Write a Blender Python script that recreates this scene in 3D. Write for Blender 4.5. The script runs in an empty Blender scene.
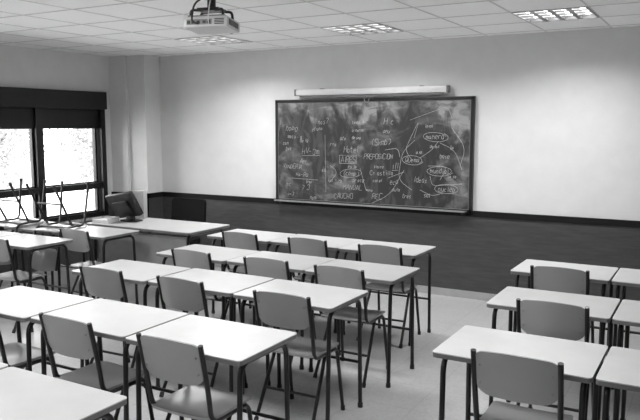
import bpy, bmesh, math, random
from mathutils import Vector, Matrix
random.seed(7)
C = bpy.context.scene.collection
PI = math.pi
R = math.radians

# ------------------------------------------------------------------ materials
def mat(name, col, rough=0.5, amt=0.0, scale=20.0, metal=0.0, bump=0.0, bscale=None, stretch=(1,1,1), spec=0.5):
    m = bpy.data.materials.new(name); m.use_nodes = True
    nt = m.node_tree; N = nt.nodes; L = nt.links
    b = N['Principled BSDF']
    if not isinstance(col, (tuple, list)): col = (col, col, col)
    b.inputs['Base Color'].default_value = (*col, 1)
    b.inputs['Roughness'].default_value = rough
    b.inputs['Metallic'].default_value = metal
    b.inputs['Specular IOR Level'].default_value = spec
    tc = N.new('ShaderNodeTexCoord'); mp = N.new('ShaderNodeMapping')
    mp.inputs['Scale'].default_value = stretch
    L.new(tc.outputs['Object'], mp.inputs['Vector'])
    if amt > 0:
        n = N.new('ShaderNodeTexNoise'); n.inputs['Scale'].default_value = scale; n.inputs['Detail'].default_value = 5
        L.new(mp.outputs[0], n.inputs['Vector'])
        r = N.new('ShaderNodeValToRGB')
        r.color_ramp.elements[0].position = 0.3; r.color_ramp.elements[1].position = 0.7
        r.color_ramp.elements[0].color = (*[c*(1-amt) for c in col], 1)
        r.color_ramp.elements[1].color = (*[min(1, c*(1+amt)) for c in col], 1)
        L.new(n.outputs['Fac'], r.inputs['Fac']); L.new(r.outputs['Color'], b.inputs['Base Color'])
    if bump > 0:
        n2 = N.new('ShaderNodeTexNoise'); n2.inputs['Scale'].default_value = bscale or scale; n2.inputs['Detail'].default_value = 3
        L.new(mp.outputs[0], n2.inputs['Vector'])
        bp = N.new('ShaderNodeBump'); bp.inputs['Strength'].default_value = bump; bp.inputs['Distance'].default_value = 0.01
        L.new(n2.outputs['Fac'], bp.inputs['Height']); L.new(bp.outputs['Normal'], b.inputs['Normal'])
    return m

M = {}
M['wall'] = mat('painted_wall', 0.69, 0.7, 0.03, 6, bump=0.12, bscale=90)
M['ceil'] = mat('ceiling_tile', 0.92, 0.85, 0.03, 60, bump=0.1, bscale=120)
M['tbar'] = mat('ceiling_grid', 0.62, 0.5, 0.04, 10)
M['dado'] = mat('dark_wood_laminate', 0.052, 0.55, 0.22, 7, stretch=(0.8, 6, 7), bump=0.02, bscale=12)
M['cap'] = mat('dado_cap', 0.004, 0.7, 0.2, 8, spec=0.3)
M['base'] = mat('baseboard_grey', 0.36, 0.45, 0.08, 14)
M['top'] = mat('white_laminate', 0.48, 0.28, 0.06, 5, bump=0.01, bscale=40)
M['edge'] = mat('desk_edge', 0.14, 0.5, 0.1, 20)
M['tube'] = mat('black_steel_tube', 0.006, 0.32, 0.25, 30)
M['rubber'] = mat('rubber', 0.015, 0.7, 0.2, 30)
M['ply'] = mat('grey_chair_shell', 0.29, 0.26, 0.03, 6)
M['bolt'] = mat('bolt_metal', 0.25, 0.35, 0.1, 50, metal=0.9)
M['black'] = mat('black_plastic', 0.004, 0.5, 0.2, 30)
M['fabric'] = mat('black_fabric', 0.003, 0.9, 0.3, 80, bump=0.1, bscale=200, spec=0.2)
M['white'] = mat('white_plastic', 0.62, 0.4, 0.04, 15)
M['case'] = mat('projector_casing', 0.58, 0.4, 0.04, 15)
M['pale'] = mat('pale_computer_plastic', 0.40, 0.4, 0.04, 15)
M['grey'] = mat('grey_plastic', 0.20, 0.45, 0.08, 15)
M['housing'] = mat('light_housing', 0.62, 0.5, 0.05, 15)
M['paper'] = mat('white_paper', 0.7, 0.8, 0.04, 12)
M['alu'] = mat('aluminium', 0.45, 0.35, 0.08, 30, metal=0.7)
M['wframe'] = mat('black_window_frame', 0.005, 0.4, 0.2, 15)
M['sill'] = mat('stone_sill', 0.4, 0.5, 0.1, 15)
M['leaf'] = mat('leaf', 0.30, 0.9, 0.12, 3, spec=0.1)
M['bark'] = mat('bark', 0.2, 0.9, 0.3, 10)
M['ground'] = mat('outside_ground', 0.75, 0.9, 0.1, 2)
M['louver'] = mat('louver_aluminium', 0.30, 0.4, 0.04, 20, metal=0.2)
M['chalk'] = mat('chalk_line', 0.42, 0.95, 0.2, 60)
M['panel'] = mat('grey_modesty_panel', 0.28, 0.5, 0.08, 10)

def floor_mat():
    m = mat('terrazzo_floor', 0.43, 0.20, 0.07, 1.2, bump=0.008, bscale=4)
    nt = m.node_tree; N = nt.nodes; L = nt.links; b = N['Principled BSDF']
    src = b.inputs['Base Color'].links[0].from_socket
    tc = [n for n in N if n.type == 'TEX_COORD'][0]
    br = N.new('ShaderNodeTexBrick'); br.offset = 0
    br.inputs['Scale'].default_value = 1; br.inputs['Brick Width'].default_value = 0.4; br.inputs['Row Height'].default_value = 0.4
    br.inputs['Mortar Size'].default_value = 0.002; br.inputs['Mortar Smooth'].default_value = 0.3
    br.inputs['Color1'].default_value = (1, 1, 1, 1); br.inputs['Color2'].default_value = (0.97, 0.97, 0.97, 1); br.inputs['Mortar'].default_value = (0.78, 0.78, 0.78, 1)
    L.new(tc.outputs['Object'], br.inputs['Vector'])
    n = N.new('ShaderNodeTexVoronoi'); n.inputs['Scale'].default_value = 70
    L.new(tc.outputs['Object'], n.inputs['Vector'])
    r = N.new('ShaderNodeValToRGB'); r.color_ramp.elements[0].color = (0.92, 0.92, 0.92, 1); r.color_ramp.elements[1].color = (1.04, 1.04, 1.04, 1)
    L.new(n.outputs['Color'], r.inputs['Fac'])
    m1 = N.new('ShaderNodeMixRGB'); m1.blend_type = 'MULTIPLY'; m1.inputs[0].default_value = 1
    m2 = N.new('ShaderNodeMixRGB'); m2.blend_type = 'MULTIPLY'; m2.inputs[0].default_value = 1
    L.new(src, m1.inputs[1]); L.new(br.outputs['Color'], m1.inputs[2])
    L.new(m1.outputs[0], m2.inputs[1]); L.new(r.outputs['Color'], m2.inputs[2]); L.new(m2.outputs[0], b.inputs['Base Color'])
    return m
M['floor'] = floor_mat()

def board_mat():
    """dark slate with wiped chalk dust: cloudy patches, thicker towards the top, and slanted wipe marks"""
    m = bpy.data.materials.new('chalkboard_surface'); m.use_nodes = True
    nt = m.node_tree; N = nt.nodes; L = nt.links; b = N['Principled BSDF']
    b.inputs['Roughness'].default_value = 0.6
    tc = N.new('ShaderNodeTexCoord')
    def noise(scale, detail, dist, msc, rot):
        mp = N.new('ShaderNodeMapping'); mp.inputs['Scale'].default_value = msc; mp.inputs['Rotation'].default_value = (0, rot, 0)
        L.new(tc.outputs['Object'], mp.inputs['Vector'])
        n = N.new('ShaderNodeTexNoise'); n.inputs['Scale'].default_value = scale; n.inputs['Detail'].default_value = detail; n.inputs['Distortion'].default_value = dist
        L.new(mp.outputs[0], n.inputs['Vector']); return n.outputs['Fac']
    def math_(op, a, b_):
        n = N.new('ShaderNodeMath'); n.operation = op
        for i, s in enumerate((a, b_)):
            if isinstance(s, (int, float)): n.inputs[i].default_value = s
            else: L.new(s, n.inputs[i])
        return n.outputs[0]
    def ramp(s, a, b_):
        r = N.new('ShaderNodeMapRange'); r.inputs['From Min'].default_value = a; r.inputs['From Max'].default_value = b_
        r.interpolation_type = 'SMOOTHSTEP'
        L.new(s, r.inputs['Value']); return r.outputs[0]
    sp = N.new('ShaderNodeSeparateXYZ'); L.new(tc.outputs['Object'], sp.inputs[0])
    cloud = ramp(noise(1.9, 4, 1.6, (1.1, 1, 1.3), 0.7), 0.49, 0.68)
    wipe = ramp(noise(2.8, 4, 1.2, (1.4, 1, 3.4), -0.8), 0.40, 0.64)
    wipe2 = ramp(noise(2.2, 3, 1.4, (4, 1, 1.4), -0.6), 0.48, 0.66)
    edge = ramp(math_('ADD', sp.outputs['Z'], math_('MULTIPLY', noise(2.2, 3, 2.2, (1.3, 1, 0.7), 0.5), 1.3)), 2.46, 2.78)
    tot = math_('ADD', math_('MULTIPLY', cloud, math_('ADD', 0.20, math_('MULTIPLY', wipe, 0.45))), math_('MULTIPLY', edge, math_('ADD', 0.40, math_('MULTIPLY', wipe, 0.7))))
    tot = math_('ADD', tot, math_('MULTIPLY', wipe2, 0.12))
    r = N.new('ShaderNodeValToRGB')
    r.color_ramp.elements[0].position = 0.0; r.color_ramp.elements[0].color = (0.018, 0.018, 0.018, 1)
    r.color_ramp.elements[1].position = 1.0; r.color_ramp.elements[1].color = (0.27, 0.27, 0.27, 1)
    L.new(tot, r.inputs['Fac']); L.new(r.outputs['Color'], b.inputs['Base Color'])
    return m
M['board'] = board_mat()

def glass_mat():
    m = bpy.data.materials.new('window_glass'); m.use_nodes = True
    nt = m.node_tree; N = nt.nodes; L = nt.links
    N.remove(N['Principled BSDF'])
    t = N.new('ShaderNodeBsdfTransparent'); g = N.new('ShaderNodeBsdfGlossy'); g.inputs['Roughness'].default_value = 0.02
    f = N.new('ShaderNodeFresnel'); f.inputs['IOR'].default_value = 1.3; mx = N.new('ShaderNodeMixShader')
    L.new(f.outputs[0], mx.inputs[0]); L.new(t.outputs[0], mx.inputs[1]); L.new(g.outputs[0], mx.inputs[2])
    L.new(mx.outputs[0], N['Material Output'].inputs['Surface'])
    return m
M['glass'] = glass_mat()

def emis_mat():
    m = mat('fluorescent_tube', 0.8, 0.4, 0.01, 10)
    b = m.node_tree.nodes['Principled BSDF']
    b.inputs['Emission Color'].default_value = (1, 1, 1, 1); b.inputs['Emission Strength'].default_value = 7
    return m
M['lamp'] = emis_mat()

# ------------------------------------------------------------------ geometry helpers
def box(bm, x0, x1, y0, y1, z0, z1, bev=0.0, rot=None):
    t = bmesh.new()
    bmesh.ops.create_cube(t, size=1)
    for v in t.verts:
        v.co = Vector(((x0+x1)/2 + v.co.x*(x1-x0), (y0+y1)/2 + v.co.y*(y1-y0), (z0+z1)/2 + v.co.z*(z1-z0)))
    if bev > 0:
        bmesh.ops.bevel(t, geom=t.edges[:], offset=bev, segments=2, affect='EDGES', profile=0.6)
    if rot is not None:
        bmesh.ops.transform(t, matrix=rot, verts=t.verts)
    me = bpy.data.meshes.new('t'); t.to_mesh(me); t.free(); bm.from_mesh(me); bpy.data.meshes.remove(me)

def fillet(pts, r, n=5):
    pts = [Vector(p) for p in pts]; out = [pts[0]]
    for i in range(1, len(pts)-1):
        a, b, c = pts[i-1], pts[i], pts[i+1]
        d1 = (a-b); d2 = (c-b); rr = min(r, d1.length*0.49, d2.length*0.49)
        p = b + d1.normalized()*rr; q = b + d2.normalized()*rr
        for k in range(n+1):
            t = k/n
            out.append(p*(1-t)**2 + b*2*t*(1-t) + q*t*t)
    out.append(pts[-1]); return out

def tube(bm, pts, r, seg=10, r2=None):
    pts = [Vector(p) for p in pts]; rings = []; up = None
    n = len(pts)
    for i, p in enumerate(pts):
        if i == 0: d = pts[1]-p
        elif i == n-1: d = p-pts[i-1]
        else: d = (pts[i+1]-p).normalized() + (p-pts[i-1]).normalized()
        d.normalize()
        if up is None:
            up = Vector((0, 0, 1)) if abs(d.z) < 0.9 else Vector((1, 0, 0))
        s = d.cross(up)
        if s.length < 1e-6: s = d.orthogonal()
        s.normalize(); u = s.cross(d).normalized(); up = u
        rr = r if r2 is None else r + (r2-r)*i/(n-1)
        rings.append([bm.verts.new(p + (s*math.cos(2*PI*k/seg) + u*math.sin(2*PI*k/seg))*rr) for k in range(seg)])
    for a, b in zip(rings, rings[1:]):
        for k in range(seg):
            bm.faces.new((a[k], a[(k+1) % seg], b[(k+1) % seg], b[k]))
    bm.faces.new(rings[0][::-1]); bm.faces.new(rings[-1])

def rows_with_corners(h, r0, r1, n_mid=6, n_c=5):
    vs = []
    for k in range(n_c): vs.append(r0*(1-math.cos(PI/2*k/n_c)))
    for k in range(n_mid+1): vs.append(r0 + (h-r0-r1)*k/n_mid)
    for k in range(1, n_c+1): vs.append(h - r1 + r1*math.sin(PI/2*k/n_c))
    return vs

def panel(bm, w, h, r0, r1, th, fn, nx=10):
    vs = rows_with_corners(h, r0, r1)
    A = []; B = []
    for v in vs:
        ins = 0
        if v < r0: ins = r0 - math.sqrt(max(0, r0*r0 - (r0-v)**2))
        elif v > h-r1: ins = r1 - math.sqrt(max(0, r1*r1 - (v-(h-r1))**2))
        hw = w/2 - ins
        A.append([bm.verts.new(fn(-hw + 2*hw*k/nx, v, 0)) for k in range(nx+1)])
        B.append([bm.verts.new(fn(-hw + 2*hw*k/nx, v, th)) for k in range(nx+1)])
    n = len(vs)
    for i in range(n-1):
        for k in range(nx):
            bm.faces.new((A[i][k], A[i][k+1], A[i+1][k+1], A[i+1][k]))
            bm.faces.new((B[i][k], B[i+1][k], B[i+1][k+1], B[i][k+1]))
        bm.faces.new((A[i][0], A[i+1][0], B[i+1][0], B[i][0]))
        bm.faces.new((A[i][nx], B[i][nx], B[i+1][nx], A[i+1][nx]))
    for k in range(nx):
        bm.faces.new((A[0][k], B[0][k], B[0][k+1], A[0][k+1]))
        bm.faces.new((A[-1][k], A[-1][k+1], B[-1][k+1], B[-1][k]))

def obj(name, bm, m, parent=None, smooth=True, loc=None):
    bmesh.ops.recalc_face_normals(bm, faces=bm.faces[:])
    me = bpy.data.meshes.new(name); bm.to_mesh(me); bm.free()
    me.materials.append(m)
    if smooth:
        for p in me.polygons: p.use_smooth = True
        me.set_sharp_from_angle(angle=R(35))
    o = bpy.data.objects.new(name, me); C.objects.link(o)
    if parent: o.parent = parent
    if loc: o.location = loc
    return o

def boxes(*lst, bev=0.0):
    bm = bmesh.new()
    for b in lst: box(bm, *b, bev=bev)
    return bm
def tubes(lst, r, seg=10):
    bm = bmesh.new()
    for p in lst: tube(bm, p, r, seg)
    return bm

def thing(name, label, cat, loc=(0, 0, 0), rz=0, group=None):
    o = bpy.data.objects.new(name, None); C.objects.link(o); o.empty_display_size = 0.1
    o.location = loc; o.rotation_euler = (0, 0, rz); o['label'] = label; o['category'] = cat
    if group: o['group'] = group
    return o
def struct(name, bm, m, parent=None, smooth=False):
    o = obj(name, bm, m, parent, smooth)
    if parent is None: o['kind'] = 'structure'
    return o
def dup(root, loc, rot, label):
    def rec(o, par):
        c = o.copy(); C.objects.link(c); c.parent = par
        for ch in list(o.children): rec(ch, c)
        return c
    r = rec(root, None); r.location = loc; r.rotation_euler = rot; r['label'] = label
    return r

# ------------------------------------------------------------------ room
XL, XR, YB, YF, H = -6.95, 2.1, 7.0, -1.55, 2.68
struct('floor', boxes((XL-0.2, XR+0.2, YF-0.2, YB+0.2, -0.1, 0)), M['floor'])
struct('wall_back', boxes((XL-0.2, XR+0.2, YB, YB+0.2, 0, H+0.3)), M['wall'])
struct('wall_right', boxes((XR, XR+0.2, YF, YB, 0, H+0.3)), M['wall'])
struct('wall_rear', boxes((XL-0.2, XR+0.2, YF-0.2, YF, 0, H+0.3)), M['wall'])
WY0, WY1, WZ0, WZ1 = 2.55, 6.575, 0.62, 2.22
struct('wall_left', boxes((XL-0.2, XL, YF, YB, 0, WZ0), (XL-0.2, XL, YF, YB, WZ1, H+0.3),
                          (XL-0.2, XL, YF, WY0, WZ0, WZ1), (XL-0.2, XL, WY1, YB, WZ0, WZ1)), M['wall'])
struct('wall_pillar', boxes((XL, -6.37, 6.72, YB, 0, H), (XL, -6.66, 6.68, 6.72, 0, H)), M['wall'])

GX, GY = 0.575, 0.6                                    # pitch of the ceiling grid
fix = [(x, y) for y in (5.95, 2.95, -0.05) for x in (-1.2, -1.2-3*GX, -1.2-6*GX)]
xs = [XL] + [-1.2-GX/2 - GX*k for k in range(11, -8, -1) if XL < -1.2-GX/2-GX*k < XR] + [XR]
ys = [YF] + [5.65 - GY*k for k in range(14, -4, -1) if YF < 5.65-GY*k < YB] + [YB]
bm = bmesh.new()
for i in range(len(xs)-1):
    for j in range(len(ys)-1):
        cx, cy = (xs[i]+xs[i+1])/2, (ys[j]+ys[j+1])/2
        if any(abs(cx-a) < 0.1 and abs(cy-b) < 0.1 for a, b in fix): continue
        box(bm, xs[i], xs[i+1], ys[j], ys[j+1], H, H+0.02)
struct('ceiling', bm, M['ceil'])
bm = bmesh.new()
for x in xs[1:-1]: box(bm, x-0.007, x+0.007, YF, YB, H-0.003, H)
for y in ys[1:-1]: box(bm, XL, XR, y-0.007, y+0.007, H-0.0035, H)
struct('trim_1', bm, M['tbar'])
struct('trim_2', boxes((XL, XR, YF, YB, H+0.28, H+0.3)), M['grey'])

struct('trim_3', boxes((-6.37, XR, YB-0.015, YB, 0.07, 0.875), (-6.37, -6.355, 6.705, YB, 0.07, 0.875), (-6.675, -6.355, 6.705, 6.72, 0.07, 0.875),
                       (XL, -6.66, 6.665, 6.68, 0.07, 0.875), (XL, XL+0.015, WY1, 6.68, 0.07, 0.875), (XL, XL+0.015, YF, WY1, 0.07, 0.58),
                       (XR-0.015, XR, YF, YB, 0.07, 0.875), (XL, XR, YF, YF+0.015, 0.07, 0.875)), M['dado'])
struct('trim_4', boxes((-6.35, XR, YB-0.025, YB, 0.865, 0.925), (-6.37, -6.345, 6.69, YB, 0.865, 0.925), (-6.66, -6.345, 6.69, 6.72, 0.865, 0.925),
                       (XL, -6.66, 6.65, 6.68, 0.865, 0.925)), M['cap'])
struct('baseboard_back', boxes((-6.35, XR, YB-0.02, YB, 0, 0.08), (-6.37, -6.35, 6.70, YB, 0, 0.08), (XL, -6.35, 6.66, 6.72, 0, 0.08)), M['base'])
struct('baseboard_left', boxes((XL, XL+0.02, YF, 6.66, 0, 0.08)), M['base'])

# window
w = bpy.data.objects.new('window_1', None); C.objects.link(w); w['kind'] = 'structure'; w.location = (XL, 0, 0)
def wobj(n, bm, m, parent=None): return obj(n, bm, m, parent or w, False)
wobj('shutter_box', boxes((-0.18, 0.06, WY0, WY1, 2.0, WZ1), bev=0.006), M['wframe'])
wobj('window_frame', boxes((-0.14, -0.02, WY0, WY0+0.06, WZ0, 2.0), (-0.14, 0.015, WY1-0.07, WY1, WZ0, 2.0),
                           (-0.14, -0.02, WY0, WY1, WZ0, WZ0+0.06), (-0.14, 0.0, WY0, WY1, 0.985, 1.06)), M['wframe'])
wobj('blind', boxes(*[(-0.050, -0.040+0.003*(k % 2), WY0+0.05, WY1-0.05, 1.755+0.045*k, 1.801+0.045*k) for k in range(5)]), M['black'])
mul = [WY0+0.03, 3.57, 4.57, 5.577, WY1-0.04]
for k, y in enumerate(mul[1:-1]):
    wobj('mullion', boxes((-0.14, -0.01, y-0.05, y+0.05, WZ0, 2.0)), M['wframe'])
for a, b in zip(mul, mul[1:]):
    for z0, z1 in ((WZ0+0.05, 1.01), (1.045, 2.0)):
        a1, b1 = a+0.045, b-0.045
        s = wobj('sash', boxes((-0.11, -0.06, a1, a1+0.03, z0, z1), (-0.11, -0.06, b1-0.03, b1, z0, z1),
                               (-0.11, -0.06, a1, b1, z0, z0+0.03), (-0.11, -0.06, a1, b1, z1-0.03, z1)), M['wframe'])
        wobj('pane', boxes((-0.088, -0.084, a1+0.025, b1-0.025, z0+0.025, z1-0.025)), M['glass'], s)
wobj('window_sill', boxes((-0.2, 0.03, WY0, WY1, WZ0-0.03, WZ0), bev=0.004), M['sill'])

# outside
struct('ground', boxes((-40, XL-0.2, -15, 35, -0.6, -0.5)), M['ground'])
def tree(x, y, h, rad, label, seed):
    rnd = random.Random(seed)
    t = thing('tree', label, 'tree', (x, y, -0.5), group='trees outside the window')
    bm = bmesh.new(); tube(bm, [(0, 0, 0), (0.05, 0.03, h*0.35), (-0.05, 0.05, h*0.7)], 0.11, 8, 0.05)
    for k in range(7):
        a = rnd.random()*6.28
        tube(bm, [(0, 0.03, h*0.3), (math.cos(a)*rad*0.4, math.sin(a)*rad*0.4, h*0.5), (math.cos(a)*rad*0.75, math.sin(a)*rad*0.75, h*0.72)], 0.04, 6, 0.015)
    obj('trunk', bm, M['bark'], t)
    bm = bmesh.new()
    cl = []
    for k in range(60):
        while True:
            p = Vector((rnd.uniform(-1, 1), rnd.uniform(-1, 1), rnd.uniform(-1, 1)))
            if p.length < 1: break
        cl.append((Vector((p.x*rad, p.y*rad, h*0.58+p.z*h*0.38)), rnd.uniform(0.25, 0.5)))
    for k in range(11000):
        c, rr = rnd.choice(cl)
        g = Vector((rnd.gauss(0, 1), rnd.gauss(0, 1), rnd.gauss(0, 1)))
        if g.length > 1.6: g *= 1.6/g.length
        p = c + g*rr*0.5
        u = Vector((rnd.uniform(-1, 1), rnd.uniform(-1, 1), rnd.uniform(-1, 1))).normalized()
        v = u.orthogonal().normalized(); s = rnd.uniform(0.02, 0.042)
        a = [bm.verts.new(p+u*s*1.5), bm.verts.new(p+v*s*0.7), bm.verts.new(p-u*s*1.5), bm.verts.new(p-v*s*0.7)]
        bm.faces.new(a)
    obj('foliage', bm, M['leaf'], t, False)
tree(-12.2, 8.0, 3.6, 1.45, 'leafy tree outside, seen through the left pane of the window', 1)
tree(-12.4, 11.9, 3.9, 1.5, 'leafy tree outside, seen through the window pane beside the pillar', 2)
tree(-18.0, 12.2, 5.2, 2.3, 'taller pale tree outside, farther off behind the other two', 3)

# ------------------------------------------------------------------ ceiling lights
def make_light(loc, label, LE):
    t = thing('ceiling_light', label, 'ceiling light', loc, group='recessed louvred ceiling lights')
    ax, bx_, a, b = 0.273, 0.2865, 0.285, 0.299
    obj('frame', boxes((-bx_, bx_, -b, -a, -0.008, 0.02), (-bx_, bx_, a, b, -0.008, 0.02), (-bx_, -ax, -a, a, -0.008, 0.02), (ax, bx_, -a, a, -0.008, 0.02)), M['louver'], t, False)
    obj('housing', boxes((-bx_, bx_, -b, b, 0.10, 0.11), (-bx_, bx_, -b, -a-0.003, 0.02, 0.10), (-bx_, bx_, a+0.003, b, 0.02, 0.10),
                         (-bx_, -ax-0.003, -a, a, 0.02, 0.10), (ax+0.003, bx_, -a, a, 0.02, 0.10)), M['housing'], t, False)
    bm = bmesh.new()
    for k in range(1, 4):
        p = -ax + 2*ax*k/4
        box(bm, p-0.020, p+0.020, -a, a, -0.004, 0.020)
    for k in range(1, 4):
        p = -a + 2*a*k/4
        box(bm, -ax, ax, p-0.014, p+0.014, -0.003, 0.005)
    obj('louver', bm, M['louver'], t, False)
    for k in range(4):
        p = -ax + 2*ax*(k+0.5)/4
        obj('tube', tubes([[(p, -0.27, 0.028), (p, 0.27, 0.028)]], 0.014, 8), M['lamp'], t)
    l = bpy.data.lights.new('lamp_glow', 'AREA'); l.shape = 'SQUARE'; l.size = 0.54; l.energy = LE; l.spread = R(146)
    lo = bpy.data.objects.new('lamp_glow', l); C.objects.link(lo); lo.parent = t; lo.location = (0, 0, -0.012)
    return t
names = ['right-hand', 'middle', 'left-hand']
for k, (x, y) in enumerate(fix):
    rw = k//3
    if rw == 0:
        lab = ['louvred ceiling light at right, by the bare end of the wall', 'louvred ceiling light above the chalkboard and pull-down screen', 'louvred ceiling light at left, just behind the projector'][k]
    else:
        lab = names[k % 3] + (' louvred ceiling light of the middle row' if rw == 1 else ' louvred ceiling light of the row at the back of the room')
    make_light((x, y, H), lab, [27, 25, 26][rw] + (3 if k == 2 else 0))

# ------------------------------------------------------------------ chalkboard
BX0, BX1, BZ0, BZ1 = -4.555, -2.165, 0.90, 2.09
board = thing('chalkboard', 'long dark chalkboard covered in chalk writing and smears on the front wall', 'chalkboard', ((BX0+BX1)/2, YB-0.03, 0))
bw = (BX1-BX0)/2
obj('writing_surface', boxes((-bw+0.02, bw-0.02, -0.01, 0.028, BZ0+0.02, BZ1-0.02)), M['board'], board, False)
fr = mat('board_frame', 0.010, 0.4, 0.2, 20)
obj('frame', boxes((-bw, bw, -0.018, 0.028, BZ1-0.035, BZ1), (-bw, bw, -0.018, 0.028, BZ0, BZ0+0.035), (-bw, -bw+0.035, -0.018, 0.028, BZ0, BZ1), (bw-0.035, bw, -0.018, 0.028, BZ0, BZ1), bev=0.004), fr, board, False)
obj('inner_trim', boxes((-bw+0.035, bw-0.035, -0.014, -0.008, BZ1-0.039, BZ1-0.035), (-bw+0.035, bw-0.035, -0.014, -0.008, BZ0+0.035, BZ0+0.039),
                        (-bw+0.035, -bw+0.039, -0.014, -0.008, BZ0+0.035, BZ1-0.035), (bw-0.039, bw-0.035, -0.014, -0.008, BZ0+0.035, BZ1-0.035)), M['grey'], board, False)
obj('chalk_tray', boxes((-bw+0.02, bw-0.05, -0.085, -0.018, BZ0+0.012, BZ0+0.02), (-bw+0.02, bw-0.05, -0.088, -0.083, BZ0+0.012, BZ0+0.030)), M['alu'], board, False)
for sx in (-1, 1):
    obj('bracket', boxes((sx*bw*0.93-0.02, sx*bw*0.93+0.02, -0.05, 0.02, BZ0-0.02, BZ0+0.012)), M['tube'], board, False)

F = {'A':"00 26 40|12 32",'B':"00 06 36 45 44 33 03|33 42 41 30 00",'C':"45 36 16 05 01 10 30 41",'D':"00 06 26 44 42 20 00",'E':"40 00 06 46|03 33",
'F':"00 06 46|03 33",'G':"45 36 16 05 01 10 30 41 43 23",'H':"00 06|40 46|03 43",'I':"20 26",'J':"46 41 30 10 01",'L':"06 00 40",'M':"00 06 23 46 40",
'N':"00 06 40 46",'O':"16 05 01 10 30 41 45 36 16",'P':"00 06 36 45 44 33 03",'Q':"16 05 01 10 30 41 45 36 16|22 40",'R':"00 06 36 45 44 33 03|23 40",
'S':"45 36 16 05 04 13 33 42 41 30 10 01",'T':"20 26|06 46",'U':"06 01 10 30 41 46",'V':"06 20 46",'X':"00 46|06 40",'Y':"06 23 46|23 20",'Z':"06 46 00 40",
'a':"34 14 03 01 10 20 32 34 30",'e':"02 32 33 24 14 03 01 10 30",'m':"00 04|03 14 23 20|23 34 43 40",'n':"00 04|03 14 24 33 30",'o':"14 03 01 10 20 31 33 24 14",
'r':"00 04|03 14 34",'i':"10 14|15 16",'u':"04 01 10 20 31 34 30",'d':"36 30|33 24 14 03 01 10 20 31",'l':"16 10",'t':"16 11 20 30|04 34",'s':"34 14 03 31 20 00",
'c':"34 14 03 01 10 30",'h':"06 00|03 14 24 33 30",'b':"06 00 20 31 33 24 04",'-':"03 33",'?':"05 16 36 45 34 22|20 21",'(':"36 14 12 30",')':"16 34 32 10",
'3':"05 16 36 45 33 42 30 10 01",'4':"36 02 42|30 34",'7':"06 46 10",'.':"10 11",'p':"00 04 24 33 32 21 01|01 00",'y':"04 22|44 00",'=':"02 32|04 34"}
def onboard(u, v):
    """a point of the board face, from coordinates read off the photograph"""
    A = 694.9+0.1205*(210-v); w_ = -84.35+0.9927*(210-v); s = u-320
    t = (YB-0.04)/(0.8695*A+0.494*s)
    return (t*(-0.494*A+0.8695*s) - (BX0+BX1)/2, 1.8+t*w_)
wr = random.Random(5)
TH = 0.0020
def write(u, v, text, hpx, deco=None):
    x, z = onboard(u, v); sc = hpx*0.0105/6
    bm = bmesh.new(); cx = x; slope = wr.uniform(-0.06, 0.08); sl = wr.uniform(0.05, 0.35)
    for c in text:
        ls = sc*wr.uniform(0.8, 1.12); zz = z+(cx-x)*slope+wr.uniform(-.5, .5)*sc
        if c in F:
            for st in F[c].split('|'):
                pts = []
                for p in st.split():
                    py = int(p[1])+wr.uniform(-.35, .35); px = int(p[0])+wr.uniform(-.3, .3)+py*sl
                    pts.append((cx+px*ls*0.8, -0.0105, zz+py*ls))
                tube(bm, fillet(pts, sc*1.2, 3) if len(pts) > 2 else pts, TH, 4)
        cx += (2.6 if c in 'Il i.' else 4.3)*sc*0.9
    if deco == 'box':
        q = sc*1.5
        tube(bm, [(x-q, -.0105, z-q), (cx+q*0.4, -.0105, z-q*0.8), (cx+q*0.4, -.0105, z+6*sc+q), (x-q*1.1, -.0105, z+6*sc+q*0.8), (x-q, -.0105, z-q)], TH*1.3, 4)
    if deco == 'oval':
        mx = (x+cx)/2; mz = z+2.6*sc; ph = wr.uniform(0, 6); ti = wr.uniform(-0.1, 0.1)
        tube(bm, [(mx+math.cos(k*PI/10+ph)*((cx-x)/2+2.4*sc)*(1+0.008*k), -.0105, mz+math.sin(k*PI/10+ph)*5*sc*(1+0.010*k)+ti*math.cos(k*PI/10+ph)*(cx-x)/2) for k in range(23)], TH, 4)
    if deco == 'line':
        tube(bm, [(x, -.0105, z-1.5*sc), (cx, -.0105, z-1.0*sc)], TH, 4)
    obj('writing', bm, M['chalk'], board, False)
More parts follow.
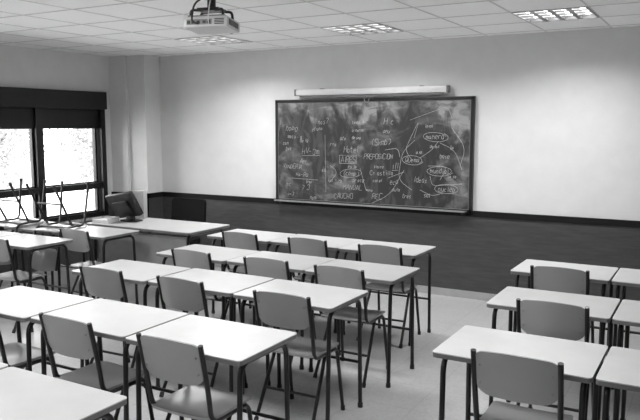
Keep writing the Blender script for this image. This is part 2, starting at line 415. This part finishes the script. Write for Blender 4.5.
for a in [(286, 131, 'hopo.', 6), (288, 138, 'macu - a', 4), (318, 124, 'nos?', 5), (312, 131, 'el uno', 4), (352, 124, 'tema 4', 4), (384, 124, 'Hgc', 6), (383, 133, 'aeu', 4),
          (302, 154, 'HV-3m', 7, 'line'), (286, 150, 'bas', 4), (344, 152, 'Hotel', 6), (371, 145, '(Symb)', 6), (340, 140, 'ato', 4),
          (283, 168, 'VANDERIA', 5), (341, 162, 'AIRES', 6, 'box'), (364, 159, 'PREPOSICION', 5), (392, 169, 'III', 6, 'line'), (343, 175, '(comp)', 5, 'oval'),
          (370, 175, 'C= astilla', 5), (286, 186, 'nc', 6), (343, 189, 'MANUAL', 6), (334, 198, 'CAUCHO', 6), (372, 199, 'REC', 6), (302, 190, '7 3', 6),
          (296, 176, 'Na-Ra', 5), (426, 139, 'manera', 5, 'oval'), (405, 162, 'Quema', 5, 'oval'), (430, 173, 'mundial', 5, 'oval'), (438, 191, 'nucleo', 5, 'oval'), (414, 182, 'ideas', 5),
          (283, 145, 'con', 4), (300, 163, 'Aei', 5), (390, 184, 'eco', 5), (392, 191, 'aula', 4), (328, 182, 'los - ya', 4), (348, 168, 'en la', 4), (288, 195, 'u=3', 4),
          (425, 128, 'lema', 4), (440, 158, 'base', 4), (352, 182, 'de aca', 4), (310, 199, 'nom', 4), (402, 198, 'tres', 4),
          (300, 142, 'de la', 4), (330, 146, 'r=a', 4), (352, 132, 'al norte', 3), (352, 139, 'de una', 3), (374, 168, 'tierra', 3), (373, 182, 'con el', 3), (366, 191, 'mano', 3),
          (306, 183, 'tres', 3), (322, 172, 'es', 4), (430, 148, 'de los', 3), (416, 154, 'a la', 3), (446, 178, 'que se', 3), (424, 197, 'sol', 4), (450, 150, 'le', 4)]:
    write(*a)
def stroke(pts):
    P = [onboard(*p) for p in pts]
    return fillet([(p[0], -0.0105, p[1]) for p in P], 0.12, 5)
for s in ([(414, 138), (420, 118), (405, 150), (412, 160)], [(440, 143), (455, 150), (462, 170)], [(404, 170), (390, 195), (372, 203)], [(428, 166), (448, 166), (440, 180)],
          [(415, 140), (402, 152), (398, 180), (412, 190)], [(325, 135), (326, 192)], [(410, 120), (448, 106), (452, 118)], [(430, 176), (432, 186), (462, 184)], [(292, 178), (318, 180)],
          [(452, 128), (466, 148), (460, 166)], [(420, 158), (432, 150), (438, 142)], [(388, 178), (404, 172)],
          [(420, 190), (432, 196), (440, 194)], [(360, 168), (366, 190)], [(330, 165), (338, 172), (330, 182)], [(385, 150), (398, 148), (400, 157)]):
    bm = bmesh.new(); tube(bm, stroke(s), TH, 4); obj('writing', bm, M['chalk'], board, False)

# projection screen
t = thing('projection_screen', 'white rolled-up projection screen housing mounted above the chalkboard', 'projection screen', (-3.34, 6.93, 2.165))
obj('housing', boxes((-0.90, 0.90, -0.034, 0.034, -0.032, 0.034), bev=0.012), M['white'], t)
obj('bottom_bar', tubes([[(-0.86, -0.005, -0.043), (0.86, -0.005, -0.043)]], 0.010, 10), M['grey'], t)
for s in (-1, 1):
    obj('end_cap', boxes((s*0.905-0.012, s*0.905+0.012, -0.038, 0.038, -0.036, 0.038), bev=0.006), M['grey'], t)
    obj('wall_bracket', boxes((s*0.6-0.02, s*0.6+0.02, 0.03, 0.07, -0.02, 0.045)), M['grey'], t, False)
obj('pull_hook', tubes([fillet([(-0.02, -0.02, -0.05), (-0.03, -0.035, -0.10), (0.0, -0.035, -0.13), (0.03, -0.035, -0.10), (0.02, -0.02, -0.05)], 0.02)], 0.004, 6), M['grey'], t)

# ------------------------------------------------------------------ projector
t = thing('projector', 'white video projector hanging from a ceiling bracket', 'projector', (-2.94, 3.74, 2.45), R(14))
TL = Matrix.Rotation(R(-5), 4, 'X')
def bb(*b, bev=0.0):
    bm = bmesh.new(); box(bm, *b, bev=bev, rot=TL); return bm
obj('body', bb(-0.155, 0.155, -0.115, 0.115, -0.036, 0.036, bev=0.018), M['case'], t)
obj('top_cover', bb(-0.13, 0.13, -0.095, 0.095, 0.035, 0.046, bev=0.005), M['grey'], t)
bm = tubes([[(0.08, 0.105, 0.0), (0.08, 0.14, 0.0)]], 0.030, 20); bmesh.ops.transform(bm, matrix=TL, verts=bm.verts); obj('lens', bm, M['black'], t)
obj('rear_panel', bb(-0.125, 0.05, -0.1175, -0.113, -0.020, 0.014), M['grey'], t, False)
for x in (-0.108, -0.078, -0.042, 0.0, 0.03):
    obj('socket', bb(x-0.011, x+0.011, -0.121, -0.116, -0.014, 0.004), M['black'], t, False)
bm = bmesh.new()
for k in range(4): box(bm, 0.07, 0.135, -0.119, -0.113, -0.020+0.010*k, -0.015+0.010*k, rot=TL)
obj('rear_vent', bm, M['black'], t, False)
bm = bmesh.new()
for k in range(8): box(bm, 0.153, 0.157, -0.08+0.02*k, -0.07+0.02*k, -0.018, 0.018, rot=TL)
obj('side_vent', bm, M['black'], t, False)
obj('mount_plate', boxes((-0.075, 0.075, -0.065, 0.065, 0.085, 0.105), bev=0.003), M['tube'], t, False)
for sx in (-1, 1):
    for sy in (-1, 1):
        obj('mount_arm', tubes([fillet([(sx*0.04, sy*0.04, 0.09), (sx*0.11, sy*0.075, 0.09), (sx*0.115, sy*0.08, 0.034)], 0.02)], 0.009, 8), M['tube'], t)
obj('pole', tubes([[(0, 0, 0.09), (0, 0, 0.225)]], 0.028, 16), M['tube'], t)
obj('ceiling_flange', tubes([[(0, 0, 0.215), (0, 0, 0.2299)]], 0.07, 20), M['alu'], t)
obj('cable', tubes([fillet([(-0.042, -0.115, -0.005), (-0.06, -0.18, 0.0), (-0.06, -0.14, 0.12), (-0.03, -0.05, 0.17), (-0.034, -0.04, 0.225)], 0.05)], 0.006, 6), M['black'], t)
obj('cable', tubes([fillet([(0.03, -0.118, -0.005), (0.05, -0.17, 0.02), (0.03, -0.10, 0.12), (0.03, -0.04, 0.225)], 0.05)], 0.004, 6), M['white'], t)

# ------------------------------------------------------------------ desk prototype (0.70 x 0.50, origin floor centre)
def make_desk():
    t = thing('school_desk', '', 'desk', group='student desks in rows')
    bm = bmesh.new(); panel(bm, 0.70, 0.50, 0.02, 0.02, 0.005, lambda x, v, th: Vector((x, v-0.25, 0.76-th))); obj('tabletop', bm, M['top'], t)
    bm = bmesh.new(); panel(bm, 0.699, 0.499, 0.02, 0.02, 0.020, lambda x, v, th: Vector((x, v-0.2495, 0.7549-th))); obj('edge_band', bm, M['edge'], t)
    for sx in (-1, 1):
        x = sx*0.31
        for sy in (-1, 1):
            l = obj('leg', tubes([fillet([(x, 0, 0.72), (x, sy*0.195, 0.72), (x, sy*0.215, 0.012)], 0.07)], 0.0135, 12), M['tube'], t)
            obj('foot_cap', tubes([[(x, sy*0.215, 0.0), (x, sy*0.215, 0.03)]], 0.0165, 12), M['rubber'], l)
    for y in (-0.12, 0.12):
        obj('rail', tubes([[(-0.31, y, 0.72), (0.31, y, 0.72)]], 0.012, 10), M['tube'], t)
    obj('lower_bar', tubes([fillet([(-0.31, 0.207, 0.30), (0.31, 0.207, 0.30)], 0.02)], 0.010, 10), M['tube'], t)
    return t

def make_chair():
    t = thing('school_chair', '', 'chair', group='student chairs')
    bm = bmesh.new()
    def sf(x, v, th):
        y = v-0.20
        z = 0.452 + 0.10*x*x*1.2 - 0.012*math.cos(x*8)*max(0, 1-abs(y)*4) - (0.35*max(0, y-0.12)**2*10) + 0.9*max(0, -y-0.12)**2*2
        return Vector((x, y, z - th))
    panel(bm, 0.375, 0.39, 0.06, 0.07, 0.013, sf, 12); obj('seat', bm, M['ply'], t)
    bm = bmesh.new()
    def bf(x, v, th):
        y = -0.188 - 0.20*v*0.9 - 0.038*(1-(x/0.19)**2) - 0.05*v*v + 0.10*max(0, 0.05-v)
        z = 0.62 + v - 0.020*(x/0.19)**2*(v/0.22)
        return Vector((x, y - th, z))
    panel(bm, 0.358, 0.218, 0.068, 0.034, 0.012, bf, 14); bk = obj('backrest', bm, M['ply'], t)
    for sx in (-1, 1):
        x = sx*0.184
        obj('back_upright', tubes([fillet([(x, -0.243, 0.824), (x, -0.195, 0.60), (x*0.97, -0.165, 0.432), (x*0.95, 0.0, 0.424)], 0.06)], 0.0125, 10), M['tube'], t)
        for v in (0.06, 0.15):
            p = bf(sx*0.155, v, 0.012)
            obj('bolt', tubes([[(p.x, p.y, p.z), (p.x, p.y-0.004, p.z)]], 0.006, 10), M['bolt'], bk)
        l = obj('leg', tubes([fillet([(x*0.95, 0.0, 0.424), (x*0.95, 0.130, 0.424), (x*1.03, 0.190, 0.012)], 0.05)], 0.0115, 10), M['tube'], t)
        obj('foot_cap', tubes([[(x*1.03, 0.191, 0.0), (x*1.03, 0.188, 0.03)]], 0.0145, 10), M['rubber'], l)
        l = obj('leg', tubes([[(x*0.95, -0.02, 0.424), (x*1.05, -0.230, 0.012)]], 0.0115, 10), M['tube'], t)
        obj('foot_cap', tubes([[(x*1.05, -0.235, 0.0), (x*1.05, -0.222, 0.028)]], 0.0145, 10), M['rubber'], l)
    for y in (-0.10, 0.11):
        obj('crossbar', tubes([[(-0.175, y, 0.424), (0.175, y, 0.424)]], 0.010, 8), M['tube'], t)
    obj('stretcher', tubes([[(-0.181, -0.137, 0.195), (0.181, -0.137, 0.195)]], 0.009, 8), M['tube'], t)
    return t

first = {}
def place(kind, loc, rot, label):
    if kind not in first:
        o = make_desk() if kind == 'desk' else make_chair()
        first[kind] = o; o.location = loc; o.rotation_euler = rot; o['label'] = label; return o
    return dup(first[kind], loc, rot, label)

rn = random.Random(11)
ords = ['first', 'second', 'third', 'fourth', 'nearest']
three = ['right-hand', 'middle', 'left-hand']; two = ['left-hand', 'right-hand']
MB = [(5.18, -2.07, 3), (4.25, -1.85, 3), (3.42, -1.87, 3), (2.43, -1.79, 3), (1.39, -1.92, 2)]
chx = [[0.07, 0.085, 0.085], [-0.03, 0.06, 0.085], [0.05, 0.0, 0.02], [0.0, 0.02, 0.0]]
for r_, (y0, xr, n) in enumerate(MB):
    for k in range(n):
        cx = xr-0.35-[0.706, 0.708, 0.717, 0.717, 0.717][r_]*k
        pos = three[k]
        row = f'{ords[r_]} row from the chalkboard' if r_ < 4 else 'row nearest the viewer'
        if r_ == 4: pos = ['right-hand', 'left-hand'][k]
        dy = [0, 0.012, -0.006][k]
        place('desk', (cx, y0+0.25+dy, 0), (0, 0, R(rn.uniform(-.4, .4))), f'white-topped school desk, {pos} one of the middle block, {row}')
        if r_ < 4:
            place('chair', (cx+chx[r_][k], y0+0.174+dy, 0), (0, 0, R(rn.uniform(-1.6, 1.6))),
                  f'grey school chair at the {pos} desk of the middle block, {row}')
RB = [(4.98, -1.255, 0.95), (3.98, -1.14, 0.97), (2.98, -1.10, 1.0)]
for r_, (y0, xl, sc_) in enumerate(RB):
    for k in range(2):
        cx = xl+0.35*sc_+(0.70*sc_+0.013)*k
        row = f'{ords[r_]} row from the chalkboard'
        d = place('desk', (cx, y0+0.25, 0), (0, 0, R(rn.uniform(-.4, .4))), f'white-topped school desk, {two[k]} one of the right block, {row}')
        d.scale = (sc_, 1, 1)
        if k == 0:
            place('chair', (cx+[0.02, 0.05, 0.05][r_], y0+0.176, 0), (0, 0, R(rn.uniform(-1.5, 1.5))), f'grey school chair in the right block, {row}')
LB = [(4.60, -4.95), (3.90, -5.10)]
for r_, (y0, xr) in enumerate(LB):
    for k in range(2):
        cx = xr-0.35-0.72*k
        row = ['front row', 'second row'][r_]
        pos = ['aisle-side', 'window-side'][k]
        place('desk', (cx, y0+0.25, 0), (0, 0, 0), f'white-topped school desk, {pos} one of the {row} by the window')
    if r_ == 1: place('chair', (xr-0.35, y0+0.16, 0), (0, 0, R(2)), 'grey school chair standing at the second-row desk by the window')
place('chair', (-5.20, 4.74, 0), (0, 0, R(-1.5)), 'grey school chair standing at the front-row aisle-side desk by the window')
place('chair', (-5.66, 4.742, 0.76+0.4705), (0, PI, 0), 'upturned grey chair on the front-row desks by the window, nearer the aisle')
place('chair', (-6.30, 4.742, 0.76+0.4705), (0, PI, 0), 'upturned grey chair on the window-side front-row desk, nearest the window')

# ------------------------------------------------------------------ teacher's desk and things on it
t = thing('teacher_desk', "long pale teacher's desk with grey front panel in the corner by the window", 'desk', (-5.12, 5.53, 0))
bm = bmesh.new(); panel(bm, 1.42, 0.66, 0.02, 0.02, 0.006, lambda x, v, th: Vector((x, v-0.33, 0.762-th))); obj('tabletop', bm, mat('teacher_desk_top', 0.44, 0.35, 0.05, 7), t)
bm = bmesh.new(); panel(bm, 1.418, 0.658, 0.02, 0.02, 0.020, lambda x, v, th: Vector((x, v-0.329, 0.7559-th))); obj('edge_band', bm, M['edge'], t)
for sx in (-1, 1):
    for sy in (-1, 1):
        x = sx*0.64
        obj('leg', tubes([fillet([(x, 0, 0.722), (x, sy*0.27, 0.722), (x, sy*0.28, 0.0)], 0.05)], 0.016, 12), M['tube'], t)
for y in (-0.22, 0.22): obj('rail', tubes([[(-0.64, y, 0.722), (0.64, y, 0.722)]], 0.013, 10), M['tube'], t)
obj('front_panel', boxes((-0.62, 0.62, -0.262, -0.246, 0.34, 0.70), bev=0.002), M['panel'], t, False)

t = thing('monitor', "bulky black monitor on the teacher's desk, seen from behind", 'monitor', (-5.52, 5.58, 0.762), R(176))
RM = Matrix.Rotation(R(-24), 4, 'X') @ Matrix.Rotation(R(10), 4, 'Y') @ Matrix.Translation((0, 0, 0.060))
bm = bmesh.new(); box(bm, -0.22, 0.22, -0.02, 0.03, 0.0, 0.28, bev=0.010, rot=RM); obj('casing', bm, M['black'], t)
bm = bmesh.new(); box(bm, -0.20, 0.20, -0.0215, -0.019, 0.015, 0.265, rot=RM); obj('screen', bm, mat('screen_glass', 0.02, 0.08, 0.05, 5), t, False)
bm = bmesh.new(); box(bm, -0.13, 0.13, 0.02, 0.06, 0.04, 0.20, bev=0.015, rot=RM); obj('rear_housing', bm, M['black'], t)
bm = bmesh.new(); box(bm, -0.04, 0.04, 0.0, 0.06, 0.01, 0.09, bev=0.004); obj('stand', bm, M['black'], t)
bm = bmesh.new(); panel(bm, 0.22, 0.18, 0.05, 0.05, 0.012, lambda x, v, th: Vector((x, v-0.07, 0.013-th))); obj('base', bm, M['black'], t)

t = thing('document_tray', "white tray of papers on the window end of the teacher's desk", 'paper tray', (-5.70, 5.36, 0.762), R(8))
obj('tray', boxes((-0.10, 0.10, -0.10, 0.10, 0, 0.004), (-0.10, -0.096, -0.10, 0.10, 0, 0.05), (0.096, 0.10, -0.10, 0.10, 0, 0.05), (-0.10, 0.10, 0.096, 0.10, 0, 0.05)), M['white'], t, False)
obj('papers', boxes((-0.09, 0.09, -0.095, 0.09, 0.004, 0.035), bev=0.002), M['paper'], t, False)

t = thing('computer_case', "pale desktop computer case standing behind the black monitor", 'computer', (-5.62, 5.78, 0.762), R(20))
obj('case', boxes((-0.08, 0.08, -0.05, 0.05, 0.0, 0.31), bev=0.006), M['pale'], t)
obj('front_panel', boxes((-0.075, 0.075, 0.048, 0.056, 0.01, 0.30), bev=0.003), M['grey'], t)
obj('vent', boxes(*[(-0.082, -0.079, -0.04, 0.04, 0.05+0.02*k, 0.058+0.02*k) for k in range(8)]), M['black'], t, False)

t = thing('office_chair', "black padded chair behind the teacher's desk against the dark wall panelling", 'chair', (-5.52, 6.27, 0))
bm = bmesh.new(); panel(bm, 0.48, 0.46, 0.08, 0.08, 0.06, lambda x, v, th: Vector((x, v-0.25, 0.49-th-0.4*x*x))); obj('seat', bm, M['fabric'], t)
bm = bmesh.new(); panel(bm, 0.50, 0.39, 0.05, 0.05, 0.045, lambda x, v, th: Vector((x, 0.21+0.1*v-0.3*x*x+th, 0.53+v))); obj('backrest', bm, M['fabric'], t)
obj('back_bar', tubes([fillet([(0, 0.0, 0.42), (0, 0.26, 0.42), (0, 0.285, 0.72)], 0.06)], 0.014, 10), M['tube'], t)
obj('column', tubes([[(0, 0, 0.09), (0, 0, 0.43)]], 0.025, 14), M['tube'], t)
for k in range(5):
    a = 2*PI*k/5+0.3; c, s = math.cos(a), math.sin(a)
    l = obj('base_arm', tubes([[(0, 0, 0.11), (c*0.26, s*0.26, 0.07)]], 0.016, 8), M['black'], t)
    obj('caster', tubes([[(c*0.26-s*0.02, s*0.26+c*0.02, 0.03), (c*0.26+s*0.02, s*0.26-c*0.02, 0.03)]], 0.03, 14), M['rubber'], l)

# ------------------------------------------------------------------ light
wd = bpy.data.worlds.new('sky'); bpy.context.scene.world = wd; wd.use_nodes = True
bg = wd.node_tree.nodes['Background']; bg.inputs[0].default_value = (1, 1, 1, 1); bg.inputs[1].default_value = 8.5
pl = bpy.data.lights.new('window_portal', 'AREA'); pl.shape = 'RECTANGLE'; pl.size = WY1-WY0; pl.size_y = WZ1-WZ0
pl.cycles.is_portal = True
po = bpy.data.objects.new('window_portal', pl); C.objects.link(po); po.location = (XL-0.25, (WY0+WY1)/2, (WZ0+WZ1)/2)
po.rotation_euler = Vector((1, 0, 0)).to_track_quat('-Z', 'Y').to_euler()

# ------------------------------------------------------------------ camera
cam = bpy.data.cameras.new('camera'); co = bpy.data.objects.new('camera', cam); C.objects.link(co)
co.location = (0, 0, 1.8); co.rotation_euler = (R(90-6.92), 0, R(29.6)); cam.sensor_width = 36; cam.lens = 700/640*36; cam.clip_start = 0.05
bpy.context.scene.camera = co
bpy.context.scene.view_settings.view_transform = 'Standard'
